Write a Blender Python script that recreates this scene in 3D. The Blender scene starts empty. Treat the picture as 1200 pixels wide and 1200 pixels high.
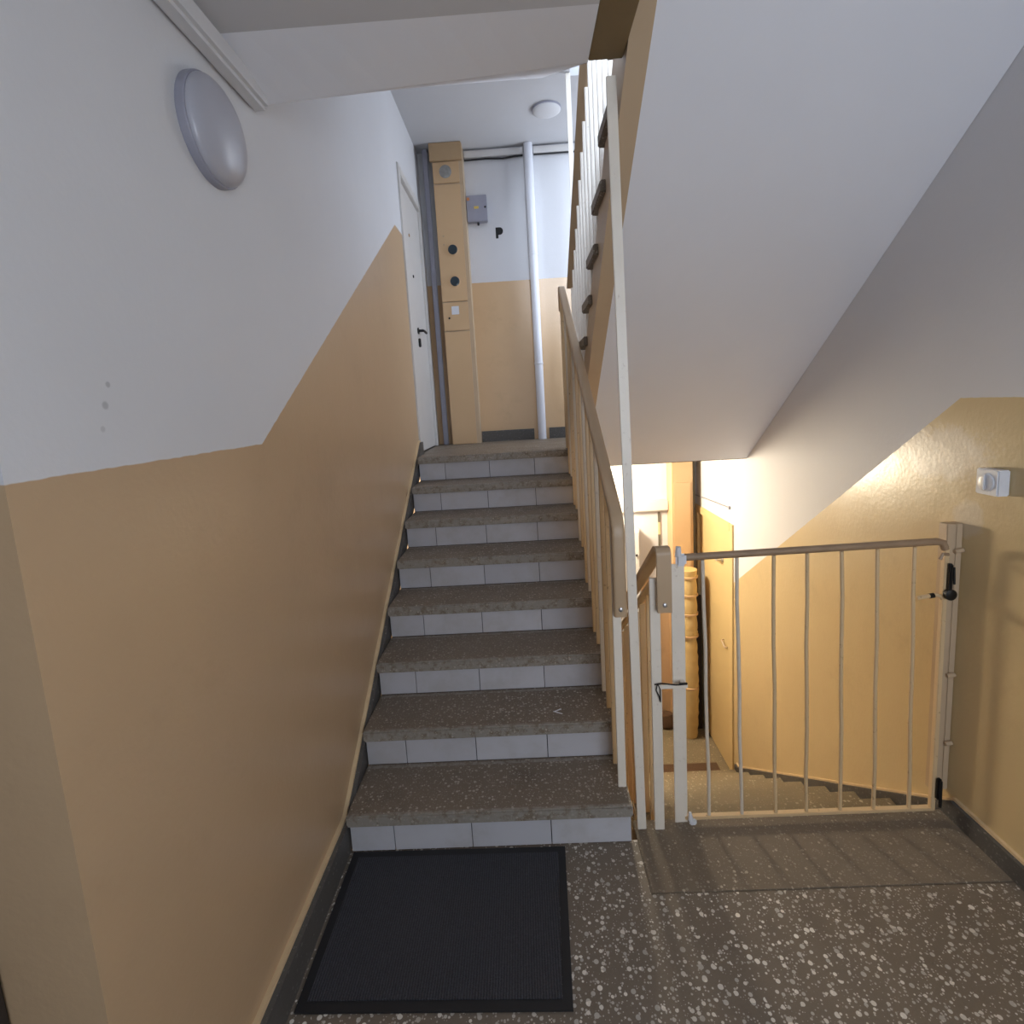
import bpy, bmesh, math, random
from mathutils import Vector, Matrix
random.seed(7)
SC = bpy.context.scene
COL = SC.collection
PI = math.pi

# ------------------------------------------------------------------ camera
YAW, PITCH, ROLL, FPX, EYE = 0.0270, -0.1390, 0.0590, 622.06, 1.703
cam = bpy.data.objects.new('camera', bpy.data.cameras.new('camera'))
COL.objects.link(cam)
Rm = Matrix.Rotation(YAW, 3, 'Z') @ Matrix.Rotation(PITCH, 3, 'X') @ Matrix.Rotation(ROLL, 3, 'Y')
rt, fw, up = Rm.col[0], Rm.col[1], Rm.col[2]
cam.matrix_world = Matrix(((rt.x, up.x, -fw.x, 0), (rt.y, up.y, -fw.y, 0), (rt.z, up.z, -fw.z, EYE), (0, 0, 0, 1)))
cam.data.sensor_width = 36
cam.data.lens = FPX / 1200 * 36
cam.data.shift_y = -40 / 1200
cam.data.clip_start = 0.02
SC.camera = cam

# ------------------------------------------------------------------ view, world, lights
vs = SC.view_settings
vs.view_transform = 'Standard'; vs.look = 'None'; vs.gamma = 1; vs.use_curve_mapping = False
vs.exposure = 0.14
W = bpy.data.worlds.new('sky'); SC.world = W; W.use_nodes = True
wb = W.node_tree.nodes['Background']; wb.inputs[0].default_value = (0.72, 0.84, 1.0, 1); wb.inputs[1].default_value = 2.0

def area(name, loc, rot, sx, sy, power, color):
    l = bpy.data.lights.new(name, 'AREA'); l.shape = 'RECTANGLE'; l.size = sx; l.size_y = sy
    l.energy = power; l.color = color
    o = bpy.data.objects.new(name, l); COL.objects.link(o); o.location = loc; o.rotation_euler = rot
    return o
# daylight entering through the two stair windows in the wall behind the camera
area('daylight_lower', (0.80, -1.32, 1.62), (PI / 2, 0, 0), 1.1, 1.3, 40, (0.80, 0.88, 1.0))
area('daylight_upper', (0.80, -1.32, 4.15), (math.radians(80), 0, 0), 1.1, 1.5, 260, (0.74, 0.85, 1.0))
# and through the window of the far landing, in the right wall behind the flight
area('daylight_far', (1.72, 4.52, 2.85), (PI / 2, 0, PI / 2), 0.64, 1.3, 28, (0.80, 0.88, 1.0))

# ------------------------------------------------------------------ helpers
class MB:
    def __init__(s): s.bm = bmesh.new()
    def box(s, x0, x1, y0, y1, z0, z1, bev=0, seg=2):
        vs_ = [s.bm.verts.new(p) for p in ((x0,y0,z0),(x1,y0,z0),(x1,y1,z0),(x0,y1,z0),(x0,y0,z1),(x1,y0,z1),(x1,y1,z1),(x0,y1,z1))]
        fs = [s.bm.faces.new([vs_[i] for i in f]) for f in ((3,2,1,0),(4,5,6,7),(0,1,5,4),(1,2,6,5),(2,3,7,6),(3,0,4,7))]
        if bev:
            es = list({e for f in fs for e in f.edges})
            bmesh.ops.bevel(s.bm, geom=es, offset=bev, segments=seg, affect='EDGES', clamp_overlap=True)
        return s
    def prism(s, poly, a, b, axis='x', bev=0):
        def P(u, v, w):
            return (w, u, v) if axis == 'x' else ((u, w, v) if axis == 'y' else (u, v, w))
        A = [s.bm.verts.new(P(u, v, a)) for u, v in poly]; B = [s.bm.verts.new(P(u, v, b)) for u, v in poly]
        n = len(poly); fs = [s.bm.faces.new(A), s.bm.faces.new(B[::-1])]
        for i in range(n): fs.append(s.bm.faces.new((A[i], B[i], B[(i+1) % n], A[(i+1) % n])))
        bmesh.ops.recalc_face_normals(s.bm, faces=fs)
        if bev:
            es = list({e for f in fs for e in f.edges})
            bmesh.ops.bevel(s.bm, geom=es, offset=bev, segments=2, affect='EDGES', clamp_overlap=True)
        return s
    def loft(s, rings, cap=True):
        R = [[s.bm.verts.new(p) for p in r] for r in rings]; n = len(R[0]); fs = []
        for i in range(len(R) - 1):
            for j in range(n): fs.append(s.bm.faces.new((R[i][j], R[i][(j+1) % n], R[i+1][(j+1) % n], R[i+1][j])))
        if cap: fs.append(s.bm.faces.new(R[0][::-1])); fs.append(s.bm.faces.new(R[-1]))
        bmesh.ops.recalc_face_normals(s.bm, faces=fs)
        return s
    def tube(s, pts, r, seg=12):
        pts = [Vector(p) for p in pts]; rings = []; prev = None
        for i, p in enumerate(pts):
            d = (pts[min(i+1, len(pts)-1)] - pts[max(i-1, 0)]).normalized()
            if prev is None: a = d.orthogonal().normalized()
            else: a = (prev - d * prev.dot(d)).normalized()
            prev = a; b = d.cross(a)
            rr = r[i] if isinstance(r, (list, tuple)) else r
            rings.append([p + a * rr * math.cos(2*PI*k/seg) + b * rr * math.sin(2*PI*k/seg) for k in range(seg)])
        return s.loft(rings)
    def lathe(s, c, axis, prof, seg=32):
        # prof: (radius, distance along axis)
        c = Vector(c); ax = Vector(axis).normalized(); a = ax.orthogonal().normalized(); b = ax.cross(a)
        return s.loft([[c + ax*h + a*r*math.cos(2*PI*k/seg) + b*r*math.sin(2*PI*k/seg) for k in range(seg)] for r, h in prof])
    def rail(s, x, path, w, t):
        # sweep a rounded flat section along a (y, z) path at constant x
        sec = []
        for (cx, cz, a0) in ((w/2 - t*.45, t*.05, 0), (-w/2 + t*.45, t*.05, 90)):
            for k in range(4):
                a = math.radians(a0 + 30*k); sec.append((cx + math.cos(a)*t*.45, cz + math.sin(a)*t*.45))
        sec += [(-w/2, -t*.5), (w/2, -t*.5)]
        rings = []
        n = len(path)
        for i, (y, z) in enumerate(path):
            def dirn(a, b):
                d = Vector((path[b][0]-path[a][0], path[b][1]-path[a][1])); return d.normalized()
            d0 = dirn(i-1, i) if i > 0 else dirn(0, 1)
            d1 = dirn(i, i+1) if i < n-1 else dirn(n-2, n-1)
            m = (d0 + d1).normalized(); k = 1 / max(.5, m.dot(d1))
            nx, nz = -m.y * k, m.x * k
            rings.append([(x + u, y + v*nx, z + v*nz) for u, v in sec])
        return s.loft(rings)
    def make(s, name, mat, parent=None, smooth=True, ang=35):
        me = bpy.data.meshes.new(name); s.bm.normal_update(); s.bm.to_mesh(me); s.bm.free()
        if mat: me.materials.append(mat)
        o = bpy.data.objects.new(name, me); COL.objects.link(o)
        if smooth:
            for p in me.polygons: p.use_smooth = True
            me.set_sharp_from_angle(angle=math.radians(ang))
        if parent: o.parent = parent
        return o
def bx(*a, bev=0, seg=2): return MB().box(*a, bev=bev, seg=seg)
def tag(o, label, cat, group=None):
    o['label'] = label; o['category'] = cat
    if group: o['group'] = group
    return o
def thing(name, label, cat, group=None):
    o = bpy.data.objects.new(name, None); COL.objects.link(o); o.empty_display_size = .1
    return tag(o, label, cat, group)
def struct(o, label=None, cat=None):
    o['kind'] = 'structure'
    if label: o['label'] = label
    if cat: o['category'] = cat
    return o
def put(root, loc):
    # move the Empty to the thing's base while its parts (built in world space) stay where they are
    root.location = loc
    for ch in root.children: ch.matrix_parent_inverse = Matrix.Translation(-Vector(loc))
    return root
def fillet(pts, rad, n=6):
    out = [pts[0]]
    for i in range(1, len(pts)-1):
        p, a, b = Vector(pts[i]), Vector(pts[i-1]), Vector(pts[i+1])
        r = min(rad, (a-p).length*.45, (b-p).length*.45)
        A = p + (a-p).normalized()*r; B = p + (b-p).normalized()*r
        for k in range(n+1):
            t = k/n; out.append(tuple(A*(1-t)**2 + p*2*t*(1-t) + B*t*t))
    out.append(pts[-1]); return out

# ------------------------------------------------------------------ materials
class NT:
    def __init__(s, name):
        s.m = bpy.data.materials.new(name); s.m.use_nodes = True; s.t = s.m.node_tree; s.b = s.t.nodes['Principled BSDF']
    def n(s, typ, **kw):
        nd = s.t.nodes.new(typ)
        for k, v in kw.items(): setattr(nd, k, v)
        return nd
    def l(s, a, b): s.t.links.new(a, b)
    def val(s, v, sock):
        if hasattr(v, 'is_output'): s.l(v, sock)
        else: sock.default_value = v
    def math(s, op, a, b=0.0, c=None):
        nd = s.n('ShaderNodeMath', operation=op); s.val(a, nd.inputs[0]); s.val(b, nd.inputs[1])
        if c is not None: s.val(c, nd.inputs[2])
        return nd.outputs[0]
    def noise(s, scale, detail=3, rough=.5, vec=None, w=0):
        nd = s.n('ShaderNodeTexNoise'); nd.inputs['Scale'].default_value = scale; nd.inputs['Detail'].default_value = detail; nd.inputs['Roughness'].default_value = rough
        if vec is not None: s.l(vec, nd.inputs['Vector'])
        else: s.l(s.pos(), nd.inputs['Vector'])
        return nd.outputs['Fac']
    def pos(s):
        if not hasattr(s, '_p'): s._p = s.n('ShaderNodeNewGeometry').outputs['Position']
        return s._p
    def xyz(s):
        if not hasattr(s, '_x'):
            nd = s.n('ShaderNodeSeparateXYZ'); s.l(s.pos(), nd.inputs[0]); s._x = nd.outputs
        return s._x
    def ramp(s, fac, a, b):
        nd = s.n('ShaderNodeMapRange'); nd.interpolation_type = 'SMOOTHSTEP'; s.val(fac, nd.inputs[0]); nd.inputs[1].default_value = a; nd.inputs[2].default_value = b
        return nd.outputs[0]
    def mix(s, fac, a, b):
        nd = s.n('ShaderNodeMix', data_type='RGBA'); s.val(fac, nd.inputs[0])
        for v, k in ((a, 6), (b, 7)):
            if isinstance(v, tuple): nd.inputs[k].default_value = (*v[:3], 1)
            else: s.l(v, nd.inputs[k])
        return nd.outputs[2]
    def bump(s, h, strength, dist):
        nd = s.n('ShaderNodeBump'); s.l(h, nd.inputs['Height']); nd.inputs['Strength'].default_value = strength; nd.inputs['Distance'].default_value = dist
        s.l(nd.outputs[0], s.b.inputs['Normal'])
    def done(s, col=None, rough=None, metal=0, spec=None):
        if col is not None: s.val((*col[:3], 1) if isinstance(col, tuple) else col, s.b.inputs['Base Color'])
        if rough is not None: s.val(rough, s.b.inputs['Roughness'])
        s.b.inputs['Metallic'].default_value = metal
        if spec is not None: s.b.inputs['Specular IOR Level'].default_value = spec
        return s.m

def plain(name, col, rough=.5, metal=0, var=.12, scale=18, bump=0):
    t = NT(name)
    f = t.noise(scale, 4)
    c = t.mix(f, tuple(c*(1-var) for c in col), tuple(min(1, c*(1+var)) for c in col))
    if bump: t.bump(t.noise(scale*6, 3), bump, .002)
    return t.done(c, rough, metal)

WHITE = (0.66, 0.66, 0.68)
PEACH = (0.51, 0.355, 0.215)
def wall_paint(name, peach, line=None, spots=(), patches=False):
    """two-coat wall: matt white above, glossy ochre oil paint below a line z = line(y)"""
    t = NT(name); X = t.xyz()
    big = t.noise(1.3, 4, .6); fine = t.noise(60, 3)
    w = t.mix(big, tuple(c*.93 for c in WHITE), tuple(c*1.04 for c in WHITE))
    for (sy, sz, r, k) in spots:
        d = t.math('SQRT', t.math('ADD', t.math('POWER', t.math('SUBTRACT', X[1], sy), 2), t.math('POWER', t.math('SUBTRACT', X[2], sz), 2)))
        w = t.mix(t.math('MULTIPLY', t.ramp(d, r*1.3, r*.6), k), w, (0.25, 0.25, 0.27))
    p = t.mix(t.noise(2.2, 4, .6), tuple(c*.93 for c in peach), tuple(c*1.06 for c in peach))
    p = t.mix(t.math('MULTIPLY', t.ramp(t.noise(3, 5, .7), .52, .75), .22), p, (0.34, 0.225, 0.13))
    if patches:   # scraped, filled places on the ochre coat near the top of the right wall
        d = t.math('ADD', t.math('POWER', t.math('MULTIPLY', t.math('SUBTRACT', X[1], 2.08), 3.0), 2), t.math('POWER', t.math('MULTIPLY', t.math('SUBTRACT', X[2], 1.42), 7.0), 2))
        d = t.math('ADD', d, t.math('MULTIPLY', t.noise(14, 5, .7), 1.6))
        p = t.mix(t.math('MULTIPLY', t.ramp(d, 1.55, 1.0), .8), p, (0.64, 0.55, 0.44))
        d2 = t.math('ADD', t.math('POWER', t.math('MULTIPLY', t.math('SUBTRACT', X[1], 1.93), 12.0), 2), t.math('POWER', t.math('MULTIPLY', t.math('SUBTRACT', X[2], 1.19), 12.0), 2))
        p = t.mix(t.math('MULTIPLY', t.ramp(t.math('ADD', d2, t.math('MULTIPLY', t.noise(22, 4, .7), 1.2)), 1.5, 1.0), .5), p, (0.66, 0.58, 0.48))
    if line is None: fac = None; col = p
    else:
        fac = t.ramp(t.math('SUBTRACT', t.math('ADD', line(t, X), t.math('MULTIPLY', t.math('SUBTRACT', t.noise(25, 2), .5), .006)), X[2]), -.0015, .0015)
        col = t.mix(fac, w, p)
    t.bump(t.math('ADD', t.math('MULTIPLY', fine, .5), t.noise(9, 3)), .12, .01)
    r = .42 if fac is None else t.math('SUBTRACT', .75, t.math('MULTIPLY', fac, .45))
    return t.done(col, r, spec=.4)
def clampf(t, v, lo, hi): return t.math('MINIMUM', t.math('MAXIMUM', v, lo), hi)
def left_line(t, X): return clampf(t, t.math('ADD', 1.625, t.math('MULTIPLY', t.math('SUBTRACT', X[1], 1.605), .603)), 1.625, 2.955)
def right_line(t, X): return t.math('MINIMUM', 1.628, t.math('SUBTRACT', 1.628, t.math('MULTIPLY', t.math('SUBTRACT', X[1], 1.99), .684)))
M_LEFT = wall_paint('two_tone_left', PEACH, left_line, spots=((1.03, 1.785, .006, .5), (1.015, 1.745, .008, .5), (1.0, 1.70, .006, .3)))
M_RIGHT = wall_paint('two_tone_right', (0.60, 0.46, 0.25), right_line, patches=True)
M_FAR = wall_paint('two_tone_far', (0.62, 0.42, 0.24), lambda t, X: t.math('SUBTRACT', 2.80, t.math('MULTIPLY', t.math('LESS_THAN', X[2], 1.25), 2.85)))
M_PEACH = wall_paint('ochre_oil_paint', (0.52, 0.39, 0.26))
M_EDGESHADE = plain('shaded_ochre_paint', (0.17, 0.115, 0.05), .55)  # ochre of the landing edge overhead, its shade put into the darker brown
def white_mat(name, col, rough=.8):
    t = NT(name)
    w = t.mix(t.noise(1.1, 4, .6), tuple(c*.93 for c in col), tuple(min(1, c*1.05) for c in col))
    t.bump(t.noise(7, 4), .10, .02)
    return t.done(w, rough)
M_WHITE = white_mat('white_plaster', WHITE)
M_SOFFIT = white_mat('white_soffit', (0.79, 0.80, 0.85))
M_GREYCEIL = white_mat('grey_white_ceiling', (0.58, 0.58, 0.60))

def terrazzo(name, base, chip, scale, amount, rough=.45, stain=.5, dark=(0.05, 0.04, 0.035), nose=None):
    t = NT(name)
    def cells(sc, am, soft):
        v = t.n('ShaderNodeTexVoronoi', feature='F1'); v.inputs['Scale'].default_value = sc; t.l(t.pos(), v.inputs['Vector'])
        sep = t.n('ShaderNodeSeparateColor'); t.l(v.outputs['Color'], sep.inputs[0])
        size = t.math('MULTIPLY', sep.outputs[0], .47)
        inside = t.ramp(t.math('SUBTRACT', size, v.outputs['Distance']), -.02, soft)
        on = t.math('LESS_THAN', sep.outputs[1], am)
        return t.math('MULTIPLY', inside, on), sep.outputs[2]
    a, ta = cells(scale, amount, .04); b, tb = cells(scale*2.3, amount*.8, .06)
    g = t.mix(t.noise(1.7, 5, .65), tuple(c*(1-stain) for c in base), tuple(c*(1+stain*.6) for c in base))
    g = t.mix(t.math('MULTIPLY', t.ramp(t.noise(5, 5, .7), .55, .8), .5), g, dark)
    g = t.mix(t.math('MULTIPLY', t.noise(160, 2), .35), g, tuple(c*1.6 for c in base))
    cc = t.mix(ta, tuple(c*.55 for c in chip), chip)
    fade = t.math('ADD', .5, t.math('MULTIPLY', t.ramp(t.noise(2.1, 4), .3, .7), .5))
    c = t.mix(t.math('MULTIPLY', b, .55), g, cc)
    c = t.mix(t.math('MULTIPLY', a, fade), c, cc)
    if nose:
        c = t.mix(t.math('MULTIPLY', t.ramp(nose(t), .0, 1.0), .75), c, (0.30, 0.28, 0.25))
    t.bump(t.math('ADD', t.noise(90, 3), a), .15, .002)
    return t.done(c, t.math('ADD', rough-.1, t.math('MULTIPLY', t.noise(6, 4), .25)), spec=.45)
M_FLOOR = terrazzo('terrazzo_floor', (0.165, 0.132, 0.100), (0.86, 0.81, 0.72), 52, 1.0, .42)
M_SLAB = terrazzo('terrazzo_edge_slab', (0.175, 0.138, 0.10), (0.46, 0.40, 0.31), 75, .65, .75)
M_TREAD = terrazzo('terrazzo_tread', (0.175, 0.138, 0.102), (0.52, 0.47, 0.40), 75, .8, .48)
M_TREADN = terrazzo('terrazzo_tread_worn_edge', (0.175, 0.138, 0.102), (0.52, 0.47, 0.40), 75, .8, .48, nose=lambda t: t.math('MULTIPLY', t.ramp(t.math('FRACT', t.math('DIVIDE', t.math('SUBTRACT', t.xyz()[1], 1.8195), .274)), .10, .04), t.ramp(t.noise(30, 4, .7), .3, .6)))
M_LOWTREAD = terrazzo('terrazzo_worn', (0.21, 0.165, 0.10), (0.50, 0.43, 0.30), 60, .6, .7, dark=(0.05, 0.03, 0.015))
M_SKIRT = terrazzo('terrazzo_skirting', (0.085, 0.08, 0.075), (0.20, 0.19, 0.18), 90, .35, .5)
M_CONCRETE = plain('grey_concrete', (0.22, 0.21, 0.20), .8, var=.25, scale=8)
M_GROUT = plain('dark_grout', (0.045, 0.045, 0.05), .9)
def tile_mat():
    t = NT('white_glazed_tile')
    oi = t.n('ShaderNodeObjectInfo')
    c = t.mix(oi.outputs['Random'], (0.46, 0.46, 0.50), (0.54, 0.54, 0.58))
    c = t.mix(t.math('MULTIPLY', t.ramp(t.noise(4.5, 5, .65), .42, .72), .40), c, (0.36, 0.33, 0.30))
    return t.done(c, .22, spec=.5)
M_TILE = tile_mat()
def bar_mat(name, col, rust=.55):
    t = NT(name)
    c = t.mix(t.noise(7, 5, .6), tuple(x*.88 for x in col), col)
    c = t.mix(t.math('MULTIPLY', t.ramp(t.noise(38, 5, .7), .60, .72), rust), c, (0.23, 0.12, 0.06))
    t.bump(t.noise(70, 3), .15, .002)
    return t.done(c, .42)
M_BAR = bar_mat('cream_metal_paint', (0.72, 0.63, 0.51), .4)
M_BARDIRTY = bar_mat('worn_cream_metal_paint', (0.70, 0.51, 0.29), .75)
M_WBAR = bar_mat('white_metal_paint', (0.84, 0.77, 0.67), .3)
M_RAIL = plain('tan_plastic_handrail', (0.46, 0.325, 0.20), .42, var=.10, scale=5)
M_GATERAIL = plain('brown_gate_rail', (0.31, 0.21, 0.13), .45, var=.2, scale=20)
M_BLACK = plain('black_rubber', (0.012, 0.012, 0.014), .6)
M_BLACKMETAL = plain('black_iron', (0.012, 0.012, 0.013), .4, .3)
M_STEEL = plain('zinc_steel', (0.62, 0.62, 0.64), .32, .9)
M_PLASTIC = plain('white_plastic', (0.70, 0.71, 0.75), .35, var=.04)
M_OFFWHITE = plain('off_white_gloss', (0.64, 0.62, 0.60), .35, var=.06, scale=4)
M_PIPE = plain('white_pipe_paint', (0.70, 0.71, 0.76), .35, var=.05, scale=5)
M_LAMP = plain('opal_diffuser', (0.40, 0.40, 0.45), .30, var=.03, scale=4)
M_GREYPL = plain('grey_plastic', (0.30, 0.30, 0.36), .45)
M_METER = plain('grey_dial', (0.28, 0.27, 0.25), .5, var=.4, scale=30)
M_DARKGLASS = plain('dark_glass', (0.02, 0.035, 0.045), .08)
M_PANEL = plain('peach_cabinet_paint', (0.60, 0.40, 0.22), .45, var=.06, scale=3)
M_PANELTOP = plain('peach_cabinet_paint_dull', (0.46, 0.31, 0.17), .5, var=.10, scale=6)
M_YDOOR = plain('yellow_door_paint', (0.66, 0.50, 0.25), .4, var=.06, scale=3)
M_LAG = plain('yellow_pipe_lagging', (0.62, 0.45, 0.20), .5, var=.18, scale=9, bump=.4)
M_BROWNMAT = plain('brown_coir', (0.10, 0.055, 0.03), .95, var=.3, scale=120, bump=.6)
M_DARK = plain('dark_brown', (0.03, 0.02, 0.015), .8)
M_YLINE = plain('ochre_paint_line', (0.66, 0.50, 0.30), .45)
M_GREENGREY = plain('dark_green_grey', (0.13, 0.12, 0.09), .6)
M_INK = plain('black_ink', (0.006, 0.006, 0.006), .7)
M_ORANGE = plain('orange_sticker', (0.55, 0.22, 0.08), .6)
M_YELLOW = plain('yellow_sticker', (0.70, 0.50, 0.12), .6)
def mat_carpet():
    t = NT('charcoal_mat_carpet'); X = t.xyz()
    w = t.n('ShaderNodeTexWave'); w.inputs['Scale'].default_value = 38; w.inputs['Distortion'].default_value = 2.5; w.inputs['Detail'].default_value = 3; w.inputs['Detail Scale'].default_value = 6
    t.l(t.pos(), w.inputs['Vector'])
    n = t.noise(220, 3)
    c = t.mix(t.math('MULTIPLY', w.outputs['Fac'], n), (0.020, 0.021, 0.027), (0.085, 0.088, 0.108))
    t.bump(t.math('ADD', w.outputs['Fac'], n), .6, .004)
    return t.done(c, .75)
M_CARPET = mat_carpet()

# ------------------------------------------------------------------ dimensions
XL, XR = -0.80, 1.60            # stairwell walls
YB, YF = -1.20, 5.00            # wall behind the camera, far wall of the landings
RISE = 0.170
Y1, RUN, SX0, SX1 = 1.845, 0.2740, -0.765, 0.331     # left flight
LAND = 8 * RISE                                      # upper landing 1.36
YE = 3.84                                            # edge of the upper and lower landings
DN_Y, DN_RUN = 1.95, 0.2537                          # flight going down
LOW = -9 * RISE                                      # lower landing -1.53
UP_Y, UP_RUN = 3.96, 0.248                          # right flight going up
CEIL_N, CEIL_F = 2.735, 3.92

# ------------------------------------------------------------------ setting: walls
w = MB()
w.box(XL-.2, XL, .79, 4.03, -1.75, 5.6)                      # long stretch beside the stairs
w.box(XL-.2, XL, 4.03, 4.90, 3.45, 5.6)                      # above the landing door
w.box(XL-.2, XL, 4.03, 4.90, -1.75, LAND); w.box(XL-.2, XL-.12, 4.03, 4.90, LAND, 3.45)
w.box(XL-.2, XL, 4.90, YF, -1.75, 5.6)
w.box(XL-.2, XL, YB, .79, 2.30, 5.6)                         # above the doorway recess
w.box(XL-.2, XL, YB, -.35, -.2, 2.30)
struct(w.make('wall_left', M_LEFT, smooth=False))
w = MB()
w.box(XR, XR+.2, YB, 4.09, -1.75, 5.6)
w.box(XR, XR+.2, 4.09, 5.0, .66, 2.2); w.box(XR, XR+.2, 4.09, 5.0, 3.5, 5.6); w.box(XR, XR+.2, 4.09, 4.2, 2.2, 3.5); w.box(XR, XR+.2, 4.84, 5.0, 2.2, 3.5)
w.box(XR+.12, XR+.2, 4.09, 5.0, -1.75, .66)
w.box(XR, XR+.2, 5.0, YF+.2, -1.75, 5.6)
struct(w.make('wall_right', M_RIGHT, smooth=False))
struct(bx(XL-.2, XR, YF, YF+.2, -1.75, 5.6).make('wall_far', M_FAR, smooth=False))
# wall behind the camera with the two stair windows
WX0, WX1 = .25, 1.35
w = MB()
w.box(XL-.2, WX0, YB-.2, YB, -.2, 5.6); w.box(WX1, XR+.2, YB-.2, YB, -.2, 5.6)
w.box(WX0, WX1, YB-.2, YB, -.2, .97); w.box(WX0, WX1, YB-.2, YB, 2.27, 3.4); w.box(WX0, WX1, YB-.2, YB, 4.9, 5.6)
struct(w.make('wall_back', M_WHITE, smooth=False))
for nm, z0, z1 in (('window_1', .97, 2.27), ('window_2', 3.4, 4.9)):
    f = MB(); t_ = .05
    f.box(WX0, WX1, YB-.14, YB-.08, z0, z0+t_); f.box(WX0, WX1, YB-.14, YB-.08, z1-t_, z1)
    f.box(WX0, WX0+t_, YB-.14, YB-.08, z0+t_, z1-t_); f.box(WX1-t_, WX1, YB-.14, YB-.08, z0+t_, z1-t_)
    f.box((WX0+WX1)/2-.025, (WX0+WX1)/2+.025, YB-.14, YB-.08, z0+t_, z1-t_)
    fo = struct(f.make(nm, M_OFFWHITE, smooth=False))
f = MB(); f.box(XR+.04, XR+.09, 4.2, 4.25, 2.2, 3.5); f.box(XR+.04, XR+.09, 4.79, 4.84, 2.2, 3.5); f.box(XR+.04, XR+.09, 4.25, 4.79, 2.2, 2.25); f.box(XR+.04, XR+.09, 4.25, 4.79, 3.45, 3.5)
struct(f.make('window_3', M_OFFWHITE, smooth=False))
# wall under the half landing, closing the space below
struct(bx(XL, XR, 1.70, 1.78, -1.75, -.12).make('wall_under', M_FAR, smooth=False))

# ------------------------------------------------------------------ setting: floors and ceilings
fl = MB(); fl.box(XL, XR, YB, 1.62, -.12, 0); fl.box(XL, .352, 1.62, 1.853, -.12, 0)
struct(fl.make('floor', M_FLOOR, smooth=False))
struct(bx(.354, XR, 1.622, 1.95, -.12, .0015, bev=.004).make('floor', M_SLAB))
fl = MB(); fl.box(XL, XR, YE+.25, YF, LAND-.15, LAND); fl.box(XL, .40, YE-.02, YE+.25, LAND-.15, LAND); fl.box(XL-.12, XL, 4.03, 4.90, LAND-.15, LAND); fl.box(.40, XR, YE+.012, YE+.25, LAND-.15, LAND)
struct(fl.make('floor', M_TREAD, smooth=False))
struct(MB().box(XL, XR, 1.78, YF, LOW-.2, LOW).box(XR, XR+.12, 4.09, 5.0, LOW-.2, LOW).make('floor', M_LOWTREAD, smooth=False))
# half landing above, seen from below
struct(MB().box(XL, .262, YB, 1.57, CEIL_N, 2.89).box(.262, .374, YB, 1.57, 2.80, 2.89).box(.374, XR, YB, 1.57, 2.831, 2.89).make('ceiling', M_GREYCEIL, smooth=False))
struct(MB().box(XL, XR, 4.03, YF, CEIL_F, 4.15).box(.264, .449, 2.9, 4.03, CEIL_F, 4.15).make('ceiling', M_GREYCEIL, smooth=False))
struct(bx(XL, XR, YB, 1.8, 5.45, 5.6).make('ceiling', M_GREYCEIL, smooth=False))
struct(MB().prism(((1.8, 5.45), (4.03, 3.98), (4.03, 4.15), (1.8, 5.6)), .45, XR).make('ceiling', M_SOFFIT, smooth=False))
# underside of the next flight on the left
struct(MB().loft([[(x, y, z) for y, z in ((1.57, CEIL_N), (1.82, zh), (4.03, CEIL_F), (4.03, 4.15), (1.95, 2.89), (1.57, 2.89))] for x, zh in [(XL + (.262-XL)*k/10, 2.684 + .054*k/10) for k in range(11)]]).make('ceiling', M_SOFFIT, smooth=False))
struct(bx(.263, .372, 1.25, 1.825, 2.744, 2.80, bev=.003).make('trim_1', M_EDGESHADE))
struct(bx(XL, XL+.055, YB, 1.815, 2.66, 2.73, bev=.012).make('trim_2', M_WHITE))

# ------------------------------------------------------------------ setting: skirtings
def band(pts, h, x0, x1, name, mat):
    poly = pts + [(y, z-h) for y, z in pts[::-1]]
    return MB().prism(poly, x0, x1).make(name, mat, smooth=False)
sk = [(.80, .115), (1.88, .115), (3.80, 1.338), (3.97, 1.452), (4.02, 1.455)]
struct(band(sk, .115, XL, XL+.033, 'baseboard_left', M_SKIRT))
struct(MB().prism([(y, z+.012) for y, z in sk] + [(y, z+.001) for y, z in sk[::-1]], XL, XL+.016).make('trim_3', M_YLINE, smooth=False))
skr = [(YB, .075), (1.90, .075), (2.03, -.018), (3.98, -1.33), (4.02, -1.33)]
b = band(skr, .075, XR-.025, XR, 'baseboard_right', M_SKIRT); struct(b)
struct(MB().prism([(y, z+.012) for y, z in skr] + [(y, z+.001) for y, z in skr[::-1]], XR-.012, XR).make('trim_4', M_YLINE, smooth=False))
f = MB(); f.box(-.39, .10, YF-.02, YF, LAND, LAND+.10); f.box(.24, XR, YF-.02, YF, LAND, LAND+.10)
struct(f.make('baseboard_far', M_SKIRT, smooth=False))

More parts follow.
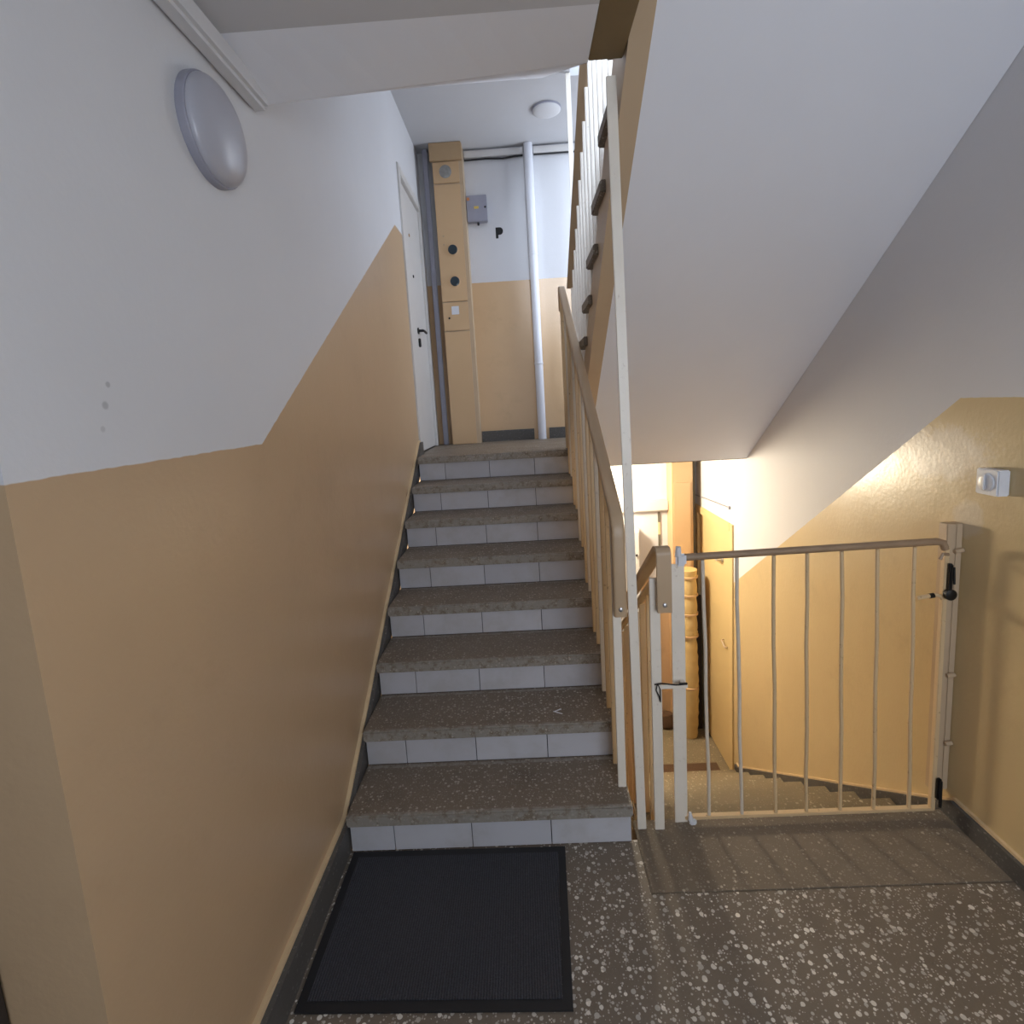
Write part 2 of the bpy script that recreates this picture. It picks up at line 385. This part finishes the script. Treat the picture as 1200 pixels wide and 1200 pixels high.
# ------------------------------------------------------------------ stairs
def flight_profile(y0, run, n, z0, dz, sgn, soff):
    """saw-tooth body of a flight: riser i stands at y0 + sgn*run*i"""
    p = []
    for i in range(n):
        y = y0 + sgn*run*i
        p.append((y, z0 + dz*i)); p.append((y, z0 + dz*(i+1)))
    return p + soff
st = thing('stair_flight', 'left stair flight climbing to the far landing, terrazzo treads and white tiled risers', 'staircase')
TT = .048
p = [(Y1+.010, .001)]
for i in range(8):
    p.append((Y1 + .010 + RUN*i, RISE*(i+1) - TT))
    if i < 7: p.append((Y1 + .010 + RUN*(i+1), RISE*(i+1) - TT))
p += [(YE-.022, 8*RISE-TT), (YE-.022, 8*RISE-.25), (Y1+.28, .001)]
MB().prism(p, SX0+.004, SX1-.004).make('stair_body', M_GROUT, st, smooth=False)
for i in range(8):
    y = Y1 + RUN*i; z = RISE*(i+1)
    y_end = y + RUN + .008 if i < 7 else YE-.021
    m = MB().box(SX0, SX1+.004, y-.024, y_end, z-TT, z, bev=.006, seg=2)
    m.make('tread', M_TREADN, st)
    js = [SX0+.003, -.59+.002*i, -.286+.004*i, .022+.006*i, SX1]
    for a, c in zip(js[:-1], js[1:]):
        bx(a+.0015, c-.0015, y, y+.012, RISE*i + .002, z-TT-.001, bev=.0012, seg=1).make('tile', M_TILE, st)
put(st, (-.2, Y1, 0))

ur = thing('stair_flight', 'right stair flight overhead, climbing towards the viewer, white underside and ochre stringer', 'staircase')
n = 9; p = []
for k in range(n):
    y = UP_Y - UP_RUN*k
    p.append((y, LAND + RISE*k - (TT if k else -.001))); p.append((y, LAND + RISE*(k+1) - TT))
p += [(1.575, 2.89-TT), (1.575, 2.831), (1.65, 2.831), (YE+.008, 1.215), (YE+.008, LAND+.001)]
MB().prism(p, .40, XR-.001).make('stair_body', M_SOFFIT, ur, smooth=False)
for k in range(n):
    y = UP_Y - UP_RUN*k; y0 = y - UP_RUN - .0 if k < 8 else 1.575
    bx(.352, XR-.001, y0, y + .03, LAND+RISE*(k+1)-TT+.001, LAND+RISE*(k+1), bev=.005).make('tread', M_TREAD if k else M_TREAD, ur)
sl = (1.215-2.831)/(YE+.008-1.65)
def sz(y): return 2.831 + sl*(y-1.65)
MB().prism([(1.65, sz(1.65)-.012), (YE+.006, sz(YE+.006)-.006), (YE+.006, sz(YE+.006)+.15), (1.98, 2.86), (1.65, 2.86)], .374, .442).make('stringer', M_PEACH, ur, smooth=False)
MB().prism([(1.25, 2.819), (1.65, 2.819), (1.65, 2.86), (1.25, 2.86)], .374, .442).make('stringer', M_PEACH, ur, smooth=False)
put(ur, (1.0, YE, LAND))

dn = thing('stair_flight', 'stair flight going down behind the metal gate, worn terrazzo treads', 'staircase')
p = [(1.955, -.005)]
for k in range(1, 9):
    y = DN_Y + DN_RUN*(k-1); p[-1:] = p[-1:]
    p.append((y+.004, -RISE*k - .036)); p.append((y+DN_RUN+.004, -RISE*k - .036))
p += [(DN_Y+DN_RUN*8+.004, LOW+.001), (DN_Y+DN_RUN*7, LOW+.001), (1.956, -.35)]
p = p[1:]; p.insert(0, (1.956, -.125))
MB().prism(p, .455, XR-.002).make('stair_body', M_CONCRETE, dn, smooth=False)
for k in range(1, 9):
    y = DN_Y + DN_RUN*(k-1)
    bx(.45, XR-.026, y+.003, y+DN_RUN+.02, -RISE*k-.035, -RISE*k, bev=.005).make('tread', M_LOWTREAD, dn)
put(dn, (1.0, 1.96, -.2))

# ------------------------------------------------------------------ doors
def paint_door(name, mat, x_face, into, y0, y1, z0, z1, fw=.055):
    d = MB(); s = 1 if into > 0 else -1
    xf0, xf1 = sorted((x_face - s*.012, x_face + s*.10))
    d.box(xf0, xf1, y0, y0+fw, z0, z1, bev=.004); d.box(xf0, xf1, y1-fw, y1, z0, z1, bev=.004); d.box(xf0, xf1, y0+fw, y1-fw, z1-fw, z1, bev=.004)
    o = struct(d.make(name, mat))
    xl0, xl1 = sorted((x_face + s*.012, x_face + s*.06))
    bx(xl0, xl1, y0+fw+.003, y1-fw-.003, z0+.006, z1-fw-.003, bev=.003).make('door_leaf', mat, o)
    return o
d1 = paint_door('door_1', M_OFFWHITE, XL, -1, 4.03, 4.90, LAND, 3.45, .065)
h = MB(); h.lathe((XL-.012, 4.42, 2.33), (1, 0, 0), ((.026, 0), (.026, .008), (.011, .010), (.011, .045)), 16); h.tube(((XL+.03, 4.42, 2.33), (XL+.035, 4.44, 2.33), (XL+.035, 4.54, 2.325)), .010, 10)
h.make('door_handle', M_BLACKMETAL, d1)
bx(XL-.012, XL+.006, 4.405, 4.435, 2.20, 2.27, bev=.004).make('keyhole_plate', M_BLACKMETAL, d1)
MB().lathe((XL-.012, 4.40, 2.75), (1, 0, 0), ((.012, 0), (.012, .006), (.006, .008)), 12).make('lock', M_BLACKMETAL, d1)
MB().lathe((XL-.012, 4.36, 3.05), (1, 0, 0), ((.012, 0), (.012, .006), (.006, .008)), 12).make('peephole', M_RAIL, d1)
d2 = paint_door('door_2', M_YDOOR, XR, 1, 4.09, 5.0, LOW, .66, .07)
h = MB(); h.lathe((XR+.012, 4.36, -.02+.32), (-1, 0, 0), ((.022, 0), (.022, .008), (.009, .010), (.009, .05)), 14); h.tube(((XR-.036, 4.36, .30), (XR-.038, 4.38, .30), (XR-.038, 4.50, .30)), .009, 8)
h.make('door_handle', M_STEEL, d2)
h = MB(); h.tube(((XR+.010, 4.25, -.43), (XR-.012, 4.26, -.43), (XR-.012, 4.33, -.40), (XR+.010, 4.34, -.40)), .006, 6)
h.make('latch', M_RAIL, d2)
# doorway recess at the near left
rc = MB(); rc.box(XL-.35, XL-.20, .79, .90, 0, 2.3); rc.box(XL-.35, XL-.2, -.45, -.35, 0, 2.3); rc.box(XL-.35, XL-.2, -.35, .79, 2.3, 2.4)
struct(rc.make('trim_5', M_PEACH, smooth=False))
d3 = MB(); d3.box(XL-.28, XL-.17, .725, .785, 0, 2.295, bev=.004); d3.box(XL-.28, XL-.17, -.345, -.285, 0, 2.295, bev=.004)
d3 = struct(d3.make('door_3', M_DARK))
bx(XL-.26, XL-.21, -.283, .723, .008, 2.29, bev=.004).make('door_leaf', M_DARK, d3)
struct(bx(XL-.35, XL, -.35, .79, -.12, -.001).make('floor', M_FLOOR, smooth=False))

# ------------------------------------------------------------------ railings
def left_nose(y): return RISE + (y - (Y1-.02)) * RISE/RUN
rl = thing('stair_railing', 'cream flat-bar railing with tan handrail on the left flight', 'railing')
HX = .319
path = [(3.90, 2.33), (3.90, 2.505), (1.872, 1.262), (1.872, .905)]
MB().rail(HX, fillet(path[::-1], .06), .048, .022).make('handrail', M_RAIL, rl)
MB().lathe((HX, 1.861, .935), (0, -1, 0), ((.0085, 0), (.0085, .003), (.006, .005), (.002, .0055)), 14).make('screw', M_STEEL, rl)
for k in range(15):
    y = 1.93 + .137*k
    if y > 3.86: break
    i = int((y - (Y1-.024)) / RUN); zb = RISE*min(i+1, 8)
    zt = 1.262 + (y-1.872)*.6129 - .012
    wd = .036 if k == 0 else .030
    bx(.314-wd/2+.002, .314+wd/2-.002, y-.006, y+.006, zb+.0005, zt, bev=.0015, seg=1).make('baluster', M_WBAR if k == 0 else M_BARDIRTY if k % 3 else M_BAR, rl)
put(rl, (.31, 1.93, RISE))

def long_post(x, y, z0, z1, wd, label, mat, lean=0):
    r = tag(MB().prism([(x-wd/2, z0), (x+wd/2, z0), (x+wd/2+lean, z1), (x-wd/2+lean, z1)], y-.006, y+.006, axis='y', bev=.0015).make('stair_post', mat), label, 'post', )
    return r
long_post(.382, 1.905, .0025, 2.740, .034, 'tall cream flat-bar post between the flights, rising from the near landing floor', M_WBAR, -.034)
long_post(.437, 3.996, LAND+.0005, CEIL_F-.001, .032, 'bright white flat-bar post rising at the far landing edge beside the handrail end', M_WBAR)

def up_nose(y): return LAND + RISE + (UP_Y + .03 - y) * RISE/UP_RUN
ru = thing('stair_railing', 'cream flat-bar railing with dark brown handrail on the flight overhead', 'railing')
UX = .374
def uz(y): return 2.44 + .69*(YE - y)
MB().rail(UX, [(3.80, uz(3.80)), (1.62, uz(1.62))][::-1], .05, .022).make('handrail', M_RAIL, ru)
for k in range(16):
    y = 3.79 - .128*k
    if y < 1.65: break
    s_ = int((UP_Y + .03 - y) / UP_RUN); zb = LAND + RISE*min(9, s_+1)
    bx(.377, .401, y-.006, y+.006, zb+.0005, uz(y)-.013, bev=.0015, seg=1).make('baluster', M_WBAR, ru)
put(ru, (.39, 3.79, LAND))

rd = thing('stair_railing', 'short cream flat-bar railing with tan handrail on the descending flight beside the gate', 'railing')
DX = .478
MB().rail(DX, fillet([(3.3, .19), (1.905, 1.146), (1.868, 1.146), (1.868, .915)], .035), .052, .022).make('handrail', M_RAIL, rd)
MB().lathe((DX, 1.857, .945), (0, -1, 0), ((.0085, 0), (.0085, .003), (.006, .005), (.002, .0055)), 14).make('screw', M_STEEL, rd)
bx(.432, .470, 1.894, 1.906, .002, 1.035, bev=.0015, seg=1).make('baluster', M_WBAR, rd)
MB().rail(.452, [(3.3, .06), (1.905, 1.022)], .03, .012).make('under_rail', M_BARDIRTY, rd)
for k in range(1, 11):
    y = 1.93 + .13*k; kk = int((y-DN_Y)/DN_RUN)+1
    bx(.454, .478, y-.005, y+.005, -RISE*kk+.0005, 1.022-(y-1.905)*.69-.005, bev=.001, seg=1).make('baluster', M_BARDIRTY, rd)
put(rd, (.45, 1.9, 0))

# ------------------------------------------------------------------ gate
GY = 1.93
g = thing('stair_gate', 'low metal gate of thin round bars closing off the stairs going down', 'gate')
def gz(x): return 1.098 + (x-.53)*.012
rail = [(.545, GY, 1.098)] + [(x, GY, gz(x)) for x in (.8, 1.1, 1.4)] + [(1.495, GY, gz(1.5)), (1.516, GY, gz(1.5)-.006), (1.527, GY, gz(1.5)-.03)]
m = MB()
m.tube([(x, y, z) for x, y, z in rail], .0135, 12); m.make('top_rail', M_GATERAIL, g)
bx(.56, 1.525, GY-.012, GY+.012, .018, .030, bev=.002).make('bottom_rail', M_BARDIRTY, g)
for x0, x1 in ((.64, .657), (.765, .785), (.900, .918), (1.024, 1.040), (1.152, 1.174), (1.282, 1.304), (1.415, 1.440)):
    m = MB(); n_ = 6
    m.tube([(x0 + (x1-x0)*(1-t/n_) + .002*math.sin(t*2.1+x0*9), GY, .030 + (gz(x0)-.045)*t/n_) for t in range(n_+1)], .0072, 8)
    m.make('bar', M_BARDIRTY if x0 > .85 else M_BAR, g)
bx(1.520, 1.537, GY-.010, GY+.010, .018, gz(1.5)-.02, bev=.002).make('stile', M_BARDIRTY, g)
bx(.520, .570, GY-.004, GY+.004, .003, 1.075, bev=.0015, seg=1).make('hinge_stile', M_WBAR, g)
m = MB(); m.box(.535, .575, GY-.024, GY-.006, 1.070, 1.118, bev=.008, seg=3); m.tube(((.545, GY-.016, 1.11), (.545, GY-.018, 1.145)), [.013, .009], 10)
m.make('clip', M_PLASTIC, g)
m = MB(); m.box(.572, .600, GY-.026, GY-.013, .004, .030, bev=.005, seg=2); m.tube(((.578, GY-.019, .025), (.575, GY-.019, .06)), [.011, .005], 10)
m.make('clip', M_PLASTIC, g)
# strap tied round the stile
m = MB(); m.box(.444, .566, GY-.042, GY-.0365, .600, .616, bev=.001, seg=1); m.box(.545, .562, GY-.0375, GY-.0035, .602, .614, bev=.001, seg=1)
m.make('strap', M_WBAR, g)
m = MB(); m.tube(((.440, GY-.045, .622), (.47, GY-.046, .626), (.52, GY-.043, .616), (.562, GY-.045, .618)), .0028, 6)
m.tube(((.452, GY-.043, .625), (.446, GY-.045, .60), (.456, GY-.045, .575), (.462, GY-.044, .55)), .0024, 6)
m.tube(((.452, GY-.043, .625), (.462, GY-.046, .60), (.462, GY-.044, .55)), .002, 6)
m.box(.535, .565, GY-.043, GY-.036, .614, .621, bev=.001, seg=1)
m.make('wire_tie', M_BLACKMETAL, g)
m = MB(); m.tube([(1.432, GY, .895), (1.50, GY, .905), (1.518, GY, .90), (1.528, GY, .885)], .0075, 8); m.make('latch_arm', M_BARDIRTY, g)
MB().tube([(1.478, GY, .901), (1.494, GY, .903)], .0095, 10).make('latch_band', M_BLACKMETAL, g)
m = MB(); m.tube([(1.530, GY-.012, 1.062), (1.508, GY-.014, 1.066), (1.499, GY-.014, 1.045)], .006, 8); m.make('hook', M_GATERAIL, g)
m = MB(); m.box(1.528, 1.541, GY-.028, GY-.011, .925, 1.028, bev=.003); m.tube([(1.532, GY-.02, 1.03), (1.534, GY-.02, .97), (1.533, GY-.022, .90)], .006, 8)
m.tube([(1.547, GY-.02, 1.015), (1.551, GY-.02, .95)], .004, 8); m.lathe((1.536, GY-.011, .912), (0, -1, 0), ((.012, 0), (.021, .004), (.021, .018), (.010, .022)), 16)
m.make('lock', M_BLACKMETAL, g)
m = MB(); m.box(1.530, 1.546, GY-.026, GY-.011, .075, .165, bev=.004); m.tube([(1.546, GY-.018, .15), (1.548, GY-.018, .04)], .006, 8)
m.make('bolt', M_BLACKMETAL, g)
put(g, (.545, GY, 0))
gp = thing('gate_post', 'squared ochre gate post against the right wall with hinge stubs', 'post')
bx(1.541, XR-.0255, 1.944, 1.985, .0805, 1.168, bev=.003).make('post_body', M_PEACH, gp)
bx(1.574, XR-.0005, 1.944, 1.985, .0885, 1.168, bev=.003).make('post_flange', M_PEACH, gp)
for x0, x1, z in ((1.566, 1.597, 1.066), (1.564, 1.593, .575), (1.572, 1.597, .292)):
    MB().tube([(x0, 1.936, z), (x1, 1.936, z+.004)], .0085, 10).make('hinge_stub', M_PEACH, gp)
put(gp, (1.57, 1.97, .09))

# ------------------------------------------------------------------ door mat
dm = thing('doormat', 'large charcoal door mat with black rubber border before the first step', 'mat')
corners = [(-.752, 1.285), (.050, 1.272), (.071, 1.828), (-.752, 1.836)]
def inset(c, d):
    (a, b_, c_, e) = c
    return [(a[0]+d, a[1]+d), (b_[0]-d, b_[1]+d), (c_[0]-d, c_[1]-d), (e[0]+d, e[1]-d)]
ins = inset(corners, .028)
m = MB()
for i in range(4):
    j = (i+1) % 4
    m.prism([corners[i], corners[j], ins[j], ins[i]], .0005, .007, axis='z')
m.make('border', M_BLACK, dm, smooth=False)
MB().prism(inset(ins, .0005), .0005, .0105, axis='z').make('carpet', M_CARPET, dm, smooth=False)
put(dm, (-.35, 1.55, 0))
m = MB(); m.prism([(.062, 2.19), (.10, 2.168), (.102, 2.172), (.072, 2.19), (.10, 2.205), (.097, 2.210)], 2*RISE+.0004, 2*RISE+.002, axis='z')
tag(m.make('paper_scrap', M_PLASTIC, smooth=False), 'tiny white folded paper scrap lying on a stair tread', 'litter')

# ------------------------------------------------------------------ lamps
def round_lamp(c, ax, r, dep, label, mat, name='wall_lamp', group=None):
    t = thing(name, label, 'lamp')
    MB().lathe(c, ax, ((r, 0.0005), (r, dep*.30), (r*.985, dep*.34), (r*.95, dep*.34)), 48).make('base_ring', M_GREYPL, t)
    MB().lathe(c, ax, [(r*.965, dep*.34)] + [(r*.965*math.cos(a), dep*.36 + dep*.64*math.sin(a)) for a in [k*PI/2/10 for k in range(0, 10)]] + [(.002, dep)], 48).make('diffuser', mat, t)
    return put(t, c)
round_lamp((XL, 1.520, 2.466), (1, 0, 0), .136, .070, 'large round opal wall lamp, unlit, high on the left wall', M_LAMP)
round_lamp((.31, 4.42, CEIL_F), (0, 0, -1), .112, .04, 'round white ceiling lamp, unlit, above the far landing', M_WHITE, 'ceiling_lamp')
em = NT('lit_opal'); em.b.inputs['Emission Color'].default_value = (1.0, .80, .50, 1); em.b.inputs['Emission Strength'].default_value = 14
M_LIT = em.done((.8, .8, .75), .4)
lampc = (.42, 4.42, LAND-.15)
round_lamp(lampc, (0, 0, -1), .16, .06, 'round ceiling lamp, lit warm, under the far landing', M_LIT, 'ceiling_lamp')
pl = bpy.data.lights.new('warm_bulb', 'POINT'); pl.energy = 135; pl.color = (1.0, .86, .64); pl.shadow_soft_size = .16
po = bpy.data.objects.new('warm_bulb', pl); COL.objects.link(po); po.location = (lampc[0], lampc[1], lampc[2]-.13)

# ------------------------------------------------------------------ far landing: cabinet, boxes, pipes
CY = 4.85
c = thing('electrical_cabinet', 'tall narrow ochre electrical riser cabinet in the far left corner', 'cabinet')
bx(-.655, -.395, CY, YF-.0005, LAND+.0005, CEIL_F-.001).make('cabinet_body', M_PEACH, c, smooth=False)
bx(-.672, -.398, CY-.03, CY, 3.775, CEIL_F-.002, bev=.003).make('top_box', M_PANELTOP, c)
def panel(z0, z1, y0=CY-.014, x0=-.652, x1=-.428, mat=M_PANEL): return bx(x0, x1, y0, CY-.0004, z0, z1, bev=.003).make('panel', mat, c)
pa = panel(3.60, 3.768)
MB().lathe((-.545, CY-.014, 3.69), (0, -1, 0), ((.052, 0), (.052, .006), (.046, .008), (.010, .008)), 28).make('dial', M_METER, pa)
pb = panel(2.622, 3.588)
for z in (3.055, 2.79):
    w_ = MB().lathe((-.528, CY-.014, z), (0, -1, 0), ((.050, 0), (.050, .007), (.042, .009), (.041, .004)), 28).make('meter_rim', M_PANEL, pb)
    MB().lathe((-.528, CY-.014, z), (0, -1, 0), ((.042, .001), (.040, .006), (.030, .009), (.010, .010)), 28).make('meter_window', M_DARKGLASS, pb)
for z in (3.17, 3.10): MB().lathe((-.60, CY-.014, z), (0, -1, 0), ((.008, 0), (.008, .003), (.003, .004)), 10).make('rivet', M_RAIL, pb)
pc = panel(2.372, 2.612)
bx(-.575, -.51, CY-.016, CY-.0139, 2.51, 2.58).make('sticker', M_PLASTIC, pc, smooth=False)
MB().lathe((-.60, CY-.014, 2.48), (0, -1, 0), ((.009, 0), (.009, .004), (.003, .005)), 10).make('lock', M_BLACKMETAL, pc)
panel(LAND+.004, 2.362)
put(c, (-.52, 4.92, LAND))
tag(bx(-.745, -.700, 4.915, 4.945, LAND, CEIL_F-.002, bev=.006).make('conduit', M_GREYPL), 'grey vertical conduit in the gap left of the ochre cabinet', 'pipe')
j = thing('junction_box', 'small grey electrical junction box on the white far wall', 'electrical box')
bx(-.385, -.215, YF-.07, YF-.0005, 3.305, 3.515, bev=.006).make('box_body', M_GREYPL, j)
bx(-.390, -.212, YF-.082, YF-.0695, 3.300, 3.518, bev=.004).make('lid', M_GREYPL, j)
bx(-.325, -.285, YF-.084, YF-.0819, 3.405, 3.425).make('sticker', M_YELLOW, j, smooth=False)
bx(-.385, -.362, YF-.084, YF-.0819, 3.475, 3.50).make('sticker', M_ORANGE, j, smooth=False)
MB().lathe((-.298, YF-.04, 3.302), (0, 0, -1), ((.010, 0), (.010, .02), (.006, .024)), 10).make('cable_gland', M_BLACK, j)
MB().lathe((-.228, YF-.082, 3.415), (0, -1, 0), ((.009, 0), (.009, .003), (.003, .004)), 10).make('screw', M_BLACKMETAL, j)
put(j, (-.3, YF, 3.305))
# letter P stencilled on the wall
px, pz = -.151, 3.17
m = MB()
R_ = [(math.cos(a), math.sin(a)) for a in [math.radians(d) for d in range(-90, 91, 15)]]
outer = [(px, pz), (px+.022, pz), (px+.022, pz+.030)] + [(px+.036+.030*a, pz+.062+.032*b) for a, b in R_] + [(px, pz+.094)]
m.prism(outer, YF-.0012, YF-.0002, axis='y')
tag(m.make('painted_letter', M_INK, smooth=False), 'black letter P painted on the white far wall', 'sign')
# white vertical pipe and the conduit along the ceiling
vp_ = thing('vertical_pipe', 'white painted vertical pipe running floor to ceiling on the far wall', 'pipe')
m = MB(); m.tube([(.172, YF-.05, LAND+.0005), (.172, YF-.05, CEIL_F-.002)], .038, 20); m.make('pipe_body', M_PIPE, vp_)
for z in (2.05, 3.0): MB().lathe((.172, YF-.05, z), (0, 0, 1), ((.0385, -.008), (.041, -.006), (.041, .006), (.0385, .008)), 20).make('clamp', M_PIPE, vp_)
put(vp_, (.172, YF-.05, LAND))
cd = thing('ceiling_conduit', 'white horizontal cable duct along the top of the far wall', 'pipe')
bx(-.390, .128, YF-.035, YF-.0005, 3.845, 3.900, bev=.004).make('duct', M_OFFWHITE, cd)
bx(.216, XR-.3, YF-.035, YF-.0005, 3.845, 3.900, bev=.004).make('duct', M_OFFWHITE, cd)
MB().tube([(-.39, YF-.02, 3.828), (-.2, YF-.02, 3.832), (-.05, YF-.02, 3.825), (.06, YF-.02, 3.836), (.125, YF-.02, 3.838)], .008, 8).make('cable', M_BLACK, cd)
MB().tube([(.22, YF-.02, 3.838), (.6, YF-.02, 3.838)], .006, 8).make('cable', M_BLACK, cd)
put(cd, (-.39, YF, 3.84))

# ------------------------------------------------------------------ right wall switch
s = thing('light_switch', 'square white surface light switch on the ochre right wall', 'switch')
sy, szz = 1.812, 1.345
bx(XR-.042, XR-.0005, sy-.044, sy+.044, szz-.044, szz+.044, bev=.004).make('housing', M_PLASTIC, s)
MB().lathe((XR-.042, sy, szz), (-1, 0, 0), ((.031, 0), (.031, .004), (.027, .006), (.010, .006)), 28).make('dial', M_PLASTIC, s)
bx(XR-.054, XR-.047, sy-.006, sy+.006, szz-.026, szz+.026, bev=.003).make('rocker', M_PLASTIC, s)
put(s, (XR, sy, szz))

# ------------------------------------------------------------------ lower landing
lc = thing('lower_riser_cabinet', 'pale ochre boxed column at the far end of the lower landing', 'cabinet')
bx(1.325, 1.515, 4.82, YF-.0005, LOW+.0005, LAND-.151, bev=.003).make('cabinet_body', M_PANEL, lc)
for z0, z1 in ((-.2, .9),): bx(1.335, 1.49, 4.808, 4.8195, z0, z1, bev=.003).make('panel', M_PANEL, lc)
put(lc, (1.4, 4.9, LOW))
tag(MB().tube([(1.556, 4.93, LOW+.0005), (1.556, 4.93, LAND-.151)], .015, 12).make('dark_pipe', M_GREENGREY), 'dark vertical pipe in the corner beside the lower door', 'pipe')
lg = thing('lagged_pipe', 'lumpy yellow lagged heating pipe standing in front of the lower column', 'pipe')
prof = []
z = LOW+.001
random.seed(3)
H0, H1 = LOW+.001, -.52
for k in range(26):
    t = k/25; zz = H0 + (H1-H0)*t
    prof.append((.062 + .018*math.sin(t*PI)**.6 + .004*math.sin(k*2.3), zz))
m = MB(); m.loft([[(1.43+r*math.cos(2*PI*i/20), 4.708+r*math.sin(2*PI*i/20), zz) for i in range(20)] for r, zz in prof]); m.make('lower_sleeve', M_LAG, lg)
prof = []
for k in range(30):
    t = k/29; zz = -.505 + .62*t
    prof.append((.070 + .010*abs(math.sin(t*PI*3.5)) + (.008 if k in (0, 1) else 0), zz))
m = MB(); m.loft([[(1.425+r*math.cos(2*PI*i/20), 4.708+r*math.sin(2*PI*i/20), zz) for i in range(20)] for r, zz in prof]); m.make('upper_sleeve', M_LAG, lg)
for zz in (-.512, -.30, -.12, .05, -1.02): MB().lathe((1.427, 4.708, zz), (0, 0, 1), ((.070, -.012), (.085, -.008), (.086, .008), (.070, .012)), 20).make('band', M_PANEL, lg)
put(lg, (1.43, 4.708, LOW))
tag(bx(1.515, 1.575, 4.80, 4.83, LOW+.0005, -.18, bev=.003).make('shadow_strip', M_DARK), 'dark upright strip standing in for the shadow between the yellow lagged pipe and the lower door', 'shadow')  # dark strip added in place of the shadow in the gap beside the door
bm_ = MB(); bm_.loft([[(1.245 + r*math.cos(2*PI*i/14)*(1+.12*math.sin(3*i)), 4.86 + r*.8*math.sin(2*PI*i/14), LOW+.0005+zz) for i in range(14)] for r, zz in ((.06, 0), (.085, .03), (.082, .09), (.06, .14), (.02, .155))])
tag(bm_.make('brown_bag', M_BROWNMAT), 'small dark brown bundle on the lower landing floor', 'bag')
# brown coir mat below the last step
tag(bx(.80, 1.53, 4.05, 4.30, LOW+.0005, LOW+.014, bev=.003).make('doormat', M_BROWNMAT), 'dark brown doormat at the foot of the descending stairs', 'mat')
# things on the lower far wall
lw = thing('meter_cupboard', 'white meter cupboard on the bright lower far wall', 'cabinet')
bx(.55, 1.03, YF-.14, YF-.0005, -.9, .47, bev=.004).make('cupboard_body', M_OFFWHITE, lw)
bx(.56, 1.02, YF-.152, YF-.1405, -.88, .45, bev=.003).make('door', M_OFFWHITE, lw)
MB().lathe((.992, YF-.152, .23), (0, -1, 0), ((.008, 0), (.012, .012), (.008, .018)), 12).make('knob', M_BLACKMETAL, lw)
put(lw, (.8, YF, -.9))
tag(bx(.55, 1.322, YF-.06, YF-.0005, .62, .72, bev=.006).make('cable_duct', M_OFFWHITE), 'pale horizontal cable duct on the lower far wall', 'pipe')
ts = thing('measuring_strip', 'thin vertical strip with dark bands on the lower far wall', 'strip')
for k, (z0, z1, mm) in enumerate(((.50, .60, M_GREENGREY), (.38, .4995, M_YLINE), (.26, .3795, M_GREENGREY), (.10, .2595, M_YLINE))):
    bx(1.235, 1.255, YF-.012, YF-.0005, z0, z1).make('segment', mm, ts, smooth=False)
put(ts, (1.245, YF, .1))
cb = thing('wall_cable', 'thin pale cable run above the lower door', 'cable')
MB().tube([(XR-.006, 4.99, .745), (XR-.006, 4.6, .765), (XR-.006, 4.17, .785)], .006, 8).make('cable', M_GREYPL, cb)
MB().lathe((XR-.0005, 4.165, .785), (-1, 0, 0), ((.014, 0), (.014, .012), (.006, .016)), 12).make('end_cap', M_GREYPL, cb)
put(cb, (XR, 4.6, .765))
